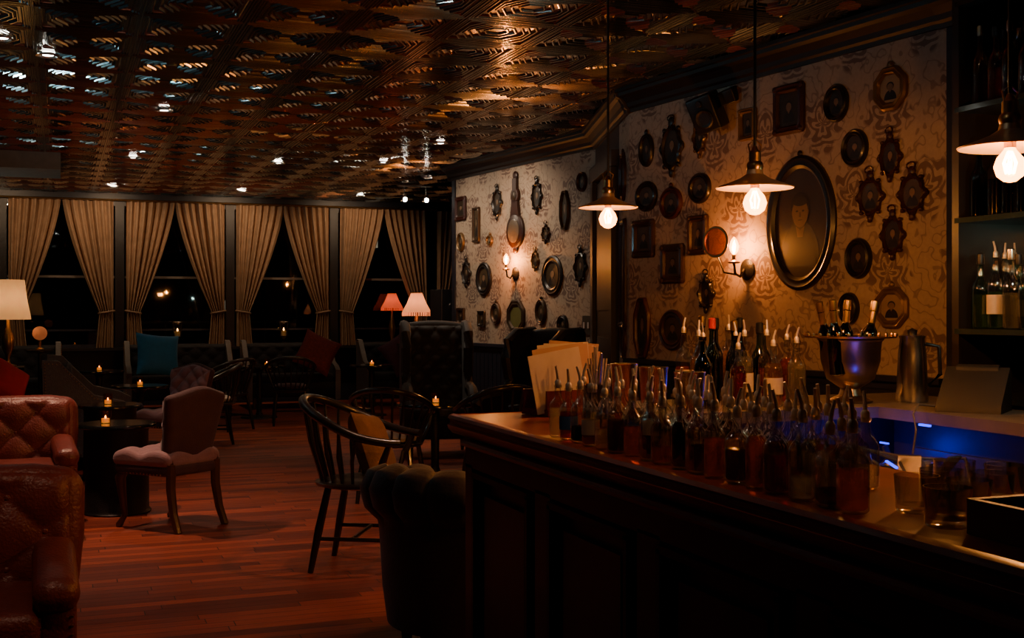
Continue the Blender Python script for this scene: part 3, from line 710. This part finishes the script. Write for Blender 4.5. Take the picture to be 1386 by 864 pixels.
def tchair(name,loc,rz):
    b=MB()
    b.rbox((0,0,.40),(.50,.48,.08),.03,PLUM2,fn=lambda w:Vector((w.x*(1+.08*(-w.y/.24)),w.y,w.z)))
    def sf(w):
        z=w.z
        if z>0:
            a=w.x/.13;c=w.y/.13; z+= .03*(abs(math.sin(pi*(a+c)/2))**.6)*(abs(math.sin(pi*(a-c)/2))**.6)
        return Vector((w.x*(1+.08*(-w.y/.24)),w.y,z))
    b.rbox((0,-.01,.46),(.52,.50,.09),.043,PLUM,mid=20,fn=sf)
    Mb=T(0,.235,.69)@R(math.radians(-12),'X')
    def bf(w):
        z=w.z+(.03*math.cos(w.x*2*pi/.5) if w.z>0 else 0)
        return Vector((w.x*(1+.14*w.z/.25),w.y-.35*w.x*w.x*2,z))
    b.rbox((0,0,0),(.46,.08,.46),.035,PLUM2,Mb,mid=12,fn=bf)
    def tf(u,v):
        x=(u-.5)*.44;z=(v-.5)*.42
        a=(x/.15+z/.15);c=(x/.15-z/.15)
        e=max(0,min(1,(.22-abs(x))/.03)*min(1,(.21-abs(z))/.03))**.5
        y=-.035-(.01+.035*(abs(math.sin(pi*a))**.6)*(abs(math.sin(pi*c))**.6))*e
        w=bf(Vector((x,0,z))); return (w.x,w.y+y,w.z)
    b.surf(tf,40,40,PLUM,Mb)
    for s in(-1,1):
        b.tube([(s*.21,-.20,.40),(s*.225,-.225,.33),(s*.215,-.215,.2),(s*.205,-.205,.08),(s*.225,-.235,.015),(s*.225,-.24,.0)],[.034,.036,.026,.019,.024,.020],WALNUT,seg=10)
        b.tube([(s*.20,.22,.44),(s*.20,.22,.28),(s*.205,.25,.12),(s*.21,.30,0)],[.030,.030,.027,.024],WALNUT,seg=8)
        nails(b,[(s*.255,-.22,.375),(s*.24,.2,.375)])
    nails(b,[(-.25,-.245,.375),(.25,-.245,.375)])
    for s in(-1,1): b.tube([Mb@Vector((s*.20,.03,-.22)),(s*.20,.22,.40)],.022,WALNUT,seg=8)
    b.obj(name,loc,rz)
tchair('tufted_dining_chair',(.69,8.28,0),face(-.62,.78)); tchair('tufted_dining_chair',(1.0,11.45,0),face(-.75,-.66))
def captain(name,loc,rz,cush=None,sc=1.0):
    b=MB()
    b.lathe([(.20,0),(.235,.01),(.24,.025),(.22,.035),(.0,.028)],BLACKW,(0,0,.415),seg=28)
    def rp(t):
        a=t*math.radians(128); rx,ry=.31,.30
        return Vector((rx*math.sin(a),ry*math.cos(a),.66+.20*max(0,math.cos(a*.72))**1.5))
    def ext(t):
        p=rp(t)
        if abs(t)>.8: p.y-= (abs(t)-.8)*.35
        return p
    P=[ext(-1+2*k/36) for k in range(37)]
    b.tube(P,[.020+.004*math.sin(pi*k/36) for k in range(37)],BLACKW,seg=10)
    for k in range(13):
        t=-.78+1.56*k/12; q=ext(t); a=t*math.radians(118)
        b.tube([(.205*math.sin(a),.205*math.cos(a),.44),tuple((Vector((.205*math.sin(a),.205*math.cos(a),.44))+q)/2+Vector((0,.012,0))),tuple(q)],[.008,.0105,.008],BLACKW,seg=6)
    for s in(-1,1):
        q=ext(s*.95); b.tube([(s*.2,-.13,.43),(s*.25,-.17,.56),tuple(q)],[.014,.019,.013],BLACKW,seg=8)
        for y,yy in((-.14,-.20),(.13,.21)):
            b.tube([(s*.17,y,.42),(s*.195,(y+yy)/2,.22),(s*.21,yy,0)],[.018,.022,.015],BLACKW,seg=8)
        b.tube([(s*.198,-.18,.17),(s*.198,.18,.17)],.011,BLACKW,seg=6)
    b.tube([(-.198,0,.17),(.198,0,.17)],.011,BLACKW,seg=6)
    b.tube([(-.2,-.185,.2),(.2,-.185,.2)],.011,BLACKW,seg=6)
    if cush: b.lathe([(.17,0),(.21,.015),(.215,.04),(.18,.065),(0.0,.07)],cush,(0,-.01,.45),seg=24)
    o=b.obj(name,loc,rz); o.scale=(sc,sc,sc)
captain('captains_chair',(1.60,6.58,0),face(.88,-.48),sc=1.10)
captain('captains_chair',(2.36,8.75,0),face(.5,.85),WHITEC)
captain('captains_chair',(3.2,8.72,0),face(-.1,1),PLUM2)
captain('captains_chair',(2.72,15.0,0),face(.15,1),PLUM2)
captain('captains_chair',(1.90,14.6,0),face(-.6,.8))
captain('captains_chair',(1.55,13.2,0),face(-1,.1),WHITEC)
def pillow(name,loc,rot,mat,s=.45,th=.16):
    b=MB()
    def f(sg):
        def g(u,v):
            x=(u-.5)*2;z=(v-.5)*2; k=(1-x**4)*(1-z**4)
            return (x*s/2*(.92+.08*z*z),sg*th/2*max(0,k)**.5,z*s/2*(.92+.08*x*x))
        return g
    b.surf(f(1),20,20,mat); b.surf(f(-1),20,20,mat)
    o=b.obj(name,loc); o.rotation_euler=rot; return o
MUST=pm('mustard_velvet',(.15,.062,.010),.8,sheen=.08,bump=.3); TEAL=pm('teal_velvet',(.005,.20,.42),.6,sheen=.3,bump=.2)
DRED=pm('dark_red_brocade',(.20,.028,.020),.7,bump=.4,var=.6,scale=30); RED=pm('red_cushion',(.55,.010,.010),.7); PURP=pm('purple_cushion',(.09,.025,.04),.7)
pillow('mustard_throw_pillow',(1.66,6.57,.675),(math.radians(-22),math.radians(8),face(.90,-.45)-.1),MUST,.40)
def rtable(name,loc,r,h,drum=False):
    b=MB()
    b.lathe([(r-.01,0),(r,.006),(r,.022),(r-.006,.03),(0.001,.03)],pm('table_top_gloss',(.010,.013,.013),.12,coat=.6),(0,0,h-.03),seg=36)
    if drum: b.lathe([(r*.86,0),(r*.88,.01),(r*.82,.03),(r*.80,h-.06),(r*.84,h-.03)],BLKL,seg=32)
    else: b.lathe([(r*.7,0),(r*.68,.02),(.05,.04),(.035,.08),(.04,h-.08),(.09,h-.03)],BLKL,seg=24)
    b.obj(name,loc)
VG=glassm('votive_glass',(1,.75,.35),.12)
def candle(loc,s=1.0):
    b=MB(); b.lathe([(.03*s,0),(.036*s,.004),(.04*s,.09*s),(.037*s,.09*s),(.03*s,.01)],VG,seg=16,cap=False)
    b.lathe([(.028*s,.006),(.028*s,.035*s),(.001,.036*s)],pm('candle_wax_lit',(.8,.5,.2),.5,emit=(1,.42,.08),es=.9),seg=14)
    b.lathe([(.003*s,.036*s),(.006*s,.043*s),(.004*s,.051*s),(.001,.058*s)],FLAME,seg=8); b.obj('votive_candle',loc)
for x,y,r,h,d,cx in[(.38,8.95,.27,.64,True,-.08),(.40,10.75,.27,.64,True,-.02),(.80,13.35,.30,.64,False,.0),(3.06,9.9,.34,.64,False,0),(.45,15.6,.3,.7,False,0),(2.5,16.1,.35,.7,False,.1),(4.0,15.9,.3,.7,False,0)]:
    rtable('round_cocktail_table' if d else 'pedestal_table',(x,y,0),r,h,d); candle((x+cx,y-.02,h+.001),1.0)
def wingback(name,loc,rz,mat,H=1.32,W=.72,tufted=True):
    b=MB(); D=.74
    b.rbox((0,0,.28),(W-.04,D-.06,.2),.04,mat); b.rbox((0,-.05,.43),(W-.2,D-.16,.14),.06,mat)
    Mb=T(0,D/2-.10,H/2+.16)@R(math.radians(-6),'X')
    b.rbox((0,0,0),(W-.02,.14,H-.34),.05,mat,Mb,mid=8,fn=lambda w:Vector((w.x,w.y,w.z+(.035*math.cos(w.x*pi/(W)) if w.z>0 else 0))))
    if tufted: b.tuft(W-.12,H-.42,.19,.2,.03,mat,Mb@T(0,-.065,.02),btn=mat)
    for s in(-1,1):
        prof=[(.32,.2),(-.33,.2),(-.35,.60),(-.30,.66),(-.05,.69),(.04,.82),(.0,1.0*H-.25),(.03,H-.10),(.12,H-.03),(.34,H-.02)]
        th=.09; x0=s*(W/2-.045); k=len(prof)
        vs=[(x0+sx*th/2,y,z) for sx in(-1,1) for y,z in prof]
        b.add(vs,[tuple(range(k)),tuple(k+i for i in reversed(range(k)))]+[(i,(i+1)%k,k+(i+1)%k,k+i) for i in range(k)],mat)
        b.tube([(x0,y-.01,z) for y,z in prof[2:]],.05,mat,seg=8)
        for y in(-D/2+.07,D/2-.07): b.lathe([(.016,0),(.028,.18)],WALNUT,(s*(W/2-.07),y,0),seg=8)
    b.obj(name,loc,rz)
wingback('wingback_chair',(3.55,11.4,0),face(-.2,-1),pm('black_velvet_tufted',(.018,.015,.015),.65,sheen=.1))
wingback('wingback_chair',(3.88,9.72,0),face(-1,-.35),BLKL,H=1.27,tufted=False)
b=MB()
def tub(u,v):
    a=(u-.5)*2*math.radians(135)
    ch=abs(math.sin(u*pi*13))**.5
    hgt=.78-.12*max(0,abs(u-.5)*2-.35)
    path=[(.40,.10),(.42,.25),(.43,.42),(.44,hgt-.20),(.485,hgt-.15),(.50,hgt-.08),(.475,hgt-.02),(.42,hgt),(.365,hgt-.03),(.34,hgt-.09),(.33,.55),(.32,.40)]
    t=v*(len(path)-1);i=min(int(t),len(path)-2);f=t-i
    r=path[i][0]*(1-f)+path[i+1][0]*f; z=path[i][1]*(1-f)+path[i+1][1]*f
    bump=.022*ch*(1 if z>.4 else .3)
    cx,cz=.42,hgt-.09
    if v>.27:
        dx,dz=r-cx,z-cz;L=math.hypot(dx,dz)+1e-6; r+=bump*dx/L; z+=bump*dz/L
    return (r*math.sin(a),r*math.cos(a),z)
TV=pm('charcoal_velvet',(.030,.025,.034),.6,sheen=.25,bump=.2)
b.surf(tub,156,33,TV)
b.lathe([(.30,.12),(.40,.13),(.40,.36),(.36,.40)],TV,seg=32); b.lathe([(.28,0),(.33,.03),(.33,.07),(.25,.09),(0.001,.092)],TV,(0,-.03,.38),seg=32)
for s in(-1,1):
    a=s*math.radians(135); b.rbox((.39*math.sin(a),.39*math.cos(a),.38),(.13,.13,.62),.06,TV)
    for y in(-.25,.25): b.lathe([(.018,0),(.028,.13)],WALNUT,(s*.25,y,0),seg=8)
b.obj('channel_tufted_tub_chair',(1.72,4.92,0),face(.55,.83))
def settee(name,loc,rz,W=1.5):
    b=MB(); D=.72
    b.rbox((0,0,.28),(W-.06,D-.05,.22),.03,BLKV); b.rbox((0,-.05,.44),(W-.16,D-.16,.13),.05,BLKV)
    b.rbox((0,D/2-.10,.66),(W-.05,.15,.62),.05,BLKV,T(0,.05,0)@R(math.radians(-5),'X'))
    b.tuft(W-.16,.46,.24,.22,.02,BLKV,T(0,D/2-.14,.70)@R(math.radians(-5),'X'),btn=BLKV)
    for s in(-1,1):
        prof=[(.42,.12),(-.34,.12),(-.36,.56),(-.25,.62),(.0,.68),(.18,.86),(.30,.99),(.44,1.0)]
        x0=s*(W/2-.03); k=len(prof)
        vs=[(x0+q*.035,y,z) for q in(-1,1) for y,z in prof]
        b.add(vs,[tuple(range(k)),tuple(k+i for i in reversed(range(k)))]+[(i,(i+1)%k,k+(i+1)%k,k+i) for i in range(k)],GREY)
        inn=[(s*(W/2-.03)+s*.04,y*.95+.0,z-.03 if z>.2 else z+.03) for y,z in prof]
        nails(b,inn+[inn[0]],step=.028)
        for y in(-D/2+.08,D/2-.05): b.lathe([(.018,0),(.028,.15)],WALNUT,(s*(W/2-.1),y,0),seg=8)
    b.obj(name,loc,rz)
settee('wing_settee',(1.62,17.75,0),0,1.5); settee('wing_settee',(3.22,17.75,0),0,1.35); settee('wing_settee',(5.05,17.6,0),0,1.5)
settee('wing_settee',(.30,12.1,0),face(1,-.02),1.5)
settee('wing_settee',(-.75,17.7,0),0,1.5)
pillow('teal_throw_pillow',(1.28,17.34,.82),(math.radians(-20),math.radians(6),.25),TEAL,.62)
pillow('brocade_throw_pillow',(3.55,17.38,.82),(math.radians(-18),math.radians(25),-.2),DRED,.56)
pillow('purple_throw_pillow',(4.78,17.20,.80),(math.radians(-18),math.radians(-30),.2),PURP,.54)
pillow('red_throw_pillow',(-.42,11.0,.83),(math.radians(-28),math.radians(32),.5),RED,.36)
b=MB(); b.rbox((0,0,.34),(.9,.5,.26),.05,BLKV); b.rbox((0,.02,.54),(.88,.46,.16),.06,BLKV,mid=4)
for x in(-.38,.38):
    for y in(-.2,.2): b.lathe([(.018,0),(.028,.22)],WALNUT,(x,y,0),seg=8)
b.obj('upholstered_bench',(-.58,10.98,0))
b=MB(); b.rbox((0,0,1.3),(.3,.3,.82),.01,BLKL); b.tube([(0,0,0),(0,0,.9)],.03,BLK); b.lathe([(.2,0),(.2,.02),(.04,.04)],BLK,seg=20)
b.lathe([(.11,0),(.1,.01),(.03,-.02)],BLK,M=T(0,-.152,1.15)@R(pi/2,'X')); b.lathe([(.05,0),(.04,.01)],BLK,M=T(0,-.152,1.5)@R(pi/2,'X'))
b.obj('speaker_tower',(4.55,14.25,0),rz=.2)
b=MB()
M0=T(5.93,18.78,2.5)
b.M=M0; N=32
rg=[(0,0),(0,-.02),(.03,-.035),(.06,-.015)]
vs=[(math.cos(2*pi*k/N)*(.10-o),y,math.sin(2*pi*k/N)*(.19-o)) for o,y in rg for k in range(N)]
b.add(vs,[(i*N+k,i*N+(k+1)%N,(i+1)*N+(k+1)%N,(i+1)*N+k) for i in range(3) for k in range(N)],GF[3]); disk(b,0,0,.045,.135,-.014,PB[1])
b.obj('picture_frame')
SH1=cloth_trans('lamp_shade_cream',(.8,.6,.36),.25,(1,.50,.18)); SH2=cloth_trans('reflected_shade_rose',(.7,.12,.06),.3,(1,.16,.05)); SH3=cloth_trans('lamp_shade_peach',(.8,.42,.26),.5,(1,.36,.14))
def tlamp(name,loc,shade,s=1.0,base=.35,pw=6,fr=True):
    b=MB()
    b.lathe([(.07,0),(.075,.015),(.03,.03),(.018,.06),(.05,base*.35),(.055,base*.5),(.02,base*.8),(.012,base*.95),(.012,base+.05)],BRASS,seg=20)
    z=base; 
    b.lathe([(.19*s,0),(.185*s,.02),(.13*s,.12*s),(.09*s,.22*s),(.075*s,.26*s)],shade,(0,0,z),24,mod=lambda t,zz:1+.04*abs(math.cos(4*t)),cap=False)
    if fr:
        for k in range(40):
            a=2*pi*k/40; r=.19*s*(1+.04*abs(math.cos(4*a))); b.tube([(r*math.cos(a),r*math.sin(a),z),(r*math.cos(a),r*math.sin(a),z-.05*s)],.005,shade,seg=5)
    b.tube([(.075*s*math.cos(2*pi*k/16),.075*s*math.sin(2*pi*k/16),z+.26*s) for k in range(16)],.005,BRASS,closed=True,seg=5)
    b.obj(name,loc)
    light(name+'_bulb','POINT',(loc[0],loc[1],loc[2]+z+.1*s),pw,(1,.5,.2),.04)
def stand(loc,h,name='side_table'):
    b=MB(); b.box((0,0,h-.015),(.45,.4,.03),TRIM); b.box((0,0,h-.08),(.4,.35,.1),TRIM)
    for x in(-.18,.18):
        for y in(-.15,.15): b.tube([(x,y,0),(x,y,h-.1)],[.014,.02],TRIM,seg=8)
    b.obj(name,loc)
stand((4.50,15.4,0),1.0,'console_table'); tlamp('table_lamp',(4.50,15.4,1.001),SH3,1.0,.42,3.6)
tlamp('table_lamp',(5.02,18.60,.886),SH2,.90,.60,1.4)  # solid lamp standing in for a lamp reflection in the window
stand((-.58,13.6,0),.85,'console_table'); 
b=MB()
b.lathe([(.08,0),(.085,.015),(.03,.03),(.02,.1),(.06,.2),(.06,.3),(.02,.42),(.015,.52)],BRASS,seg=20)
b.lathe([(.22,0),(.215,.05),(.185,.2),(.16,.42)],SH1,(0,0,.50),28,cap=False,mod=lambda t,zz:1+.03*math.cos(8*t))
b.obj('table_lamp',(-.52,13.6,.851)); light('lamp_left_bulb','POINT',(-.52,13.6,1.55),3.4,(1,.52,.2),.05)
b=MB(); b.lathe([(.14,0),(.14,.02),(.02,.05),(.02,.98),(.14,1.0),(.14,1.02)],BLACKW,seg=20); b.lathe([(.04,1.02),(.045,1.03),(.015,1.05),(.015,1.12)],BRASS); b.ell((0,0,1.2),.075,cloth_trans('globe_frost',(.6,.3,.14),.14,(1,.30,.10)),seg=20,rings=14); b.obj('globe_pedestal_lamp',(-.21,13.75,0))
for x in(1.66,3.27):
    b=MB(); b.lathe([(.06,0),(.065,.01),(.02,.04),(.015,.10),(.03,.13),(.07,.16),(.075,.28),(.085,.38),(.08,.38),(.068,.28),(.06,.17)],GLASS,seg=20,cap=False)
    b.lathe([(.04,.165),(.04,.24),(.001,.245)],pm('candle_wax',(.8,.55,.25)),seg=14); b.lathe([(.006,.245),(.012,.26),(.001,.29)],FLAME,seg=8)
    b.lathe([(.08,.37),(.088,.38),(.08,.39)],STEEL,seg=20,cap=False)
    b.obj('hurricane_candle_holder',(x,18.60,.886))
# ------------------------------------------------------------------ ceiling lights
dl=[(-.08,8.64),(-.35,8.2),(.84,10.66),(.77,14.1),(.70,17.6),(3.69,11.74),(3.54,13.5),(4.26,17.6),(2.5,17.6),(2.4,14.0),(1.35,2.7),(-.2,3.3)]  # last two are added, out of view, for the bar bottles and near armchair
for x,y in dl:
    b=MB(); b.lathe([(.075,-.004),(.08,-.016),(.06,-.019),(.05,-.004)],STEEL,seg=20,cap=False); b.lathe([(.035,-.01),(.045,0.0)],DOWN,seg=16); b.obj('recessed_downlight',(x,y,CH-.005))
def spot(loc,tgt,p,ang,col=(1,.78,.55),bl=.7): light('downlight_beam','SPOT',loc,p,col,.03,tgt,ang,bl)
WARM=(1,.66,.38); RW=(1,.52,.32)
spot((-.08,8.64,3.14),(.45,8.1,0),230,66,RW,1); spot((.84,10.66,3.14),(.95,9.9,0),110,75,RW,1)
spot((.77,14.1,3.14),(.9,13.6,0),45,80,WARM); spot((.70,17.6,3.14),(.7,18.65,2.2),38,120,WARM)
spot((2.5,17.6,3.14),(2.4,18.65,2.2),42,120,WARM); spot((4.26,17.6,3.14),(4.3,18.65,2.2),38,120,WARM)
spot((-.8,17.4,3.14),(-.7,18.65,2.2),34,120,WARM)
spot((3.69,11.74,3.14),(4.75,12.2,1.5),64,130,(1,.77,.56),1); spot((3.54,13.3,3.14),(4.55,13.0,1.5),42,130,(1,.77,.56),1)
spot((2.4,14.0,3.14),(2.3,13.6,0),28,80,WARM)
spot((-.2,3.3,3.14),(-.3,4.8,.6),40,50,RW); spot((-.35,8.2,3.14),(-.3,8.3,.4),20,50,RW)  # first beam: added downlight brightening the near armchair
spot((2.2,6.0,3.14),(.95,6.9,0),85,75,RW,1)
spot((1.35,2.7,3.14),(1.60,2.8,1.1),20,70,(1,.56,.30),1)  # beam of the added downlight that brightens the bar bottles
b=MB(); b.tube([(4.2,15.3,3.12),(4.7,15.3,3.12)],.015,STEEL)
for x in(4.3,4.6):
    b.tube([(x,15.3,3.12),(x,15.3,3.0)],.008,STEEL); b.lathe([(.03,0),(.05,-.08),(.048,-.082)],STEEL,(x,15.3,3.0),cap=False); b.ell((x,15.27,2.93),.03,DOWN)
b.obj('track_spotlight')
for y,c in((7.5,(.45,.85,1)),(11.5,(.5,.9,1)),(15.8,(.55,.95,1))):  # added cool uplights, out of view, to put highlights on the ceiling
    b=MB(); b.lathe([(.02,-.16),(.05,-.12),(.09,0),(.085,0),(.045,-.11),(.01,-.13)],BRASS,seg=20,cap=False); b.box((-.07,0,-.08),(.04,.1,.16),BRASS); b.ell((0,0,-.06),.03,emis('added_uplight_lamp_%d'%int(y),c,30))
    b.obj('added_uplight',(-2.48,y,2.25))
    light('added_uplight_beam','SPOT',(-2.46,y,2.29),75,c,.06,(-1.7,y,3.2),120,.5)
w=bpy.data.worlds.new('night'); bpy.context.scene.world=w; w.use_nodes=True
bg=w.node_tree.nodes['Background']; bg.inputs[0].default_value=(.25,.35,.5,1); bg.inputs[1].default_value=.004
cam=bpy.data.cameras.new('camera'); cam.lens=1600/1386*36; cam.sensor_width=36; cam.shift_y=-12/1386; cam.clip_start=.05
co=bpy.data.objects.new('camera',cam); bpy.context.scene.collection.objects.link(co)
co.location=(0,0,CAMH); co.rotation_euler=(pi/2,0,-math.atan(611/1600)); bpy.context.scene.camera=co
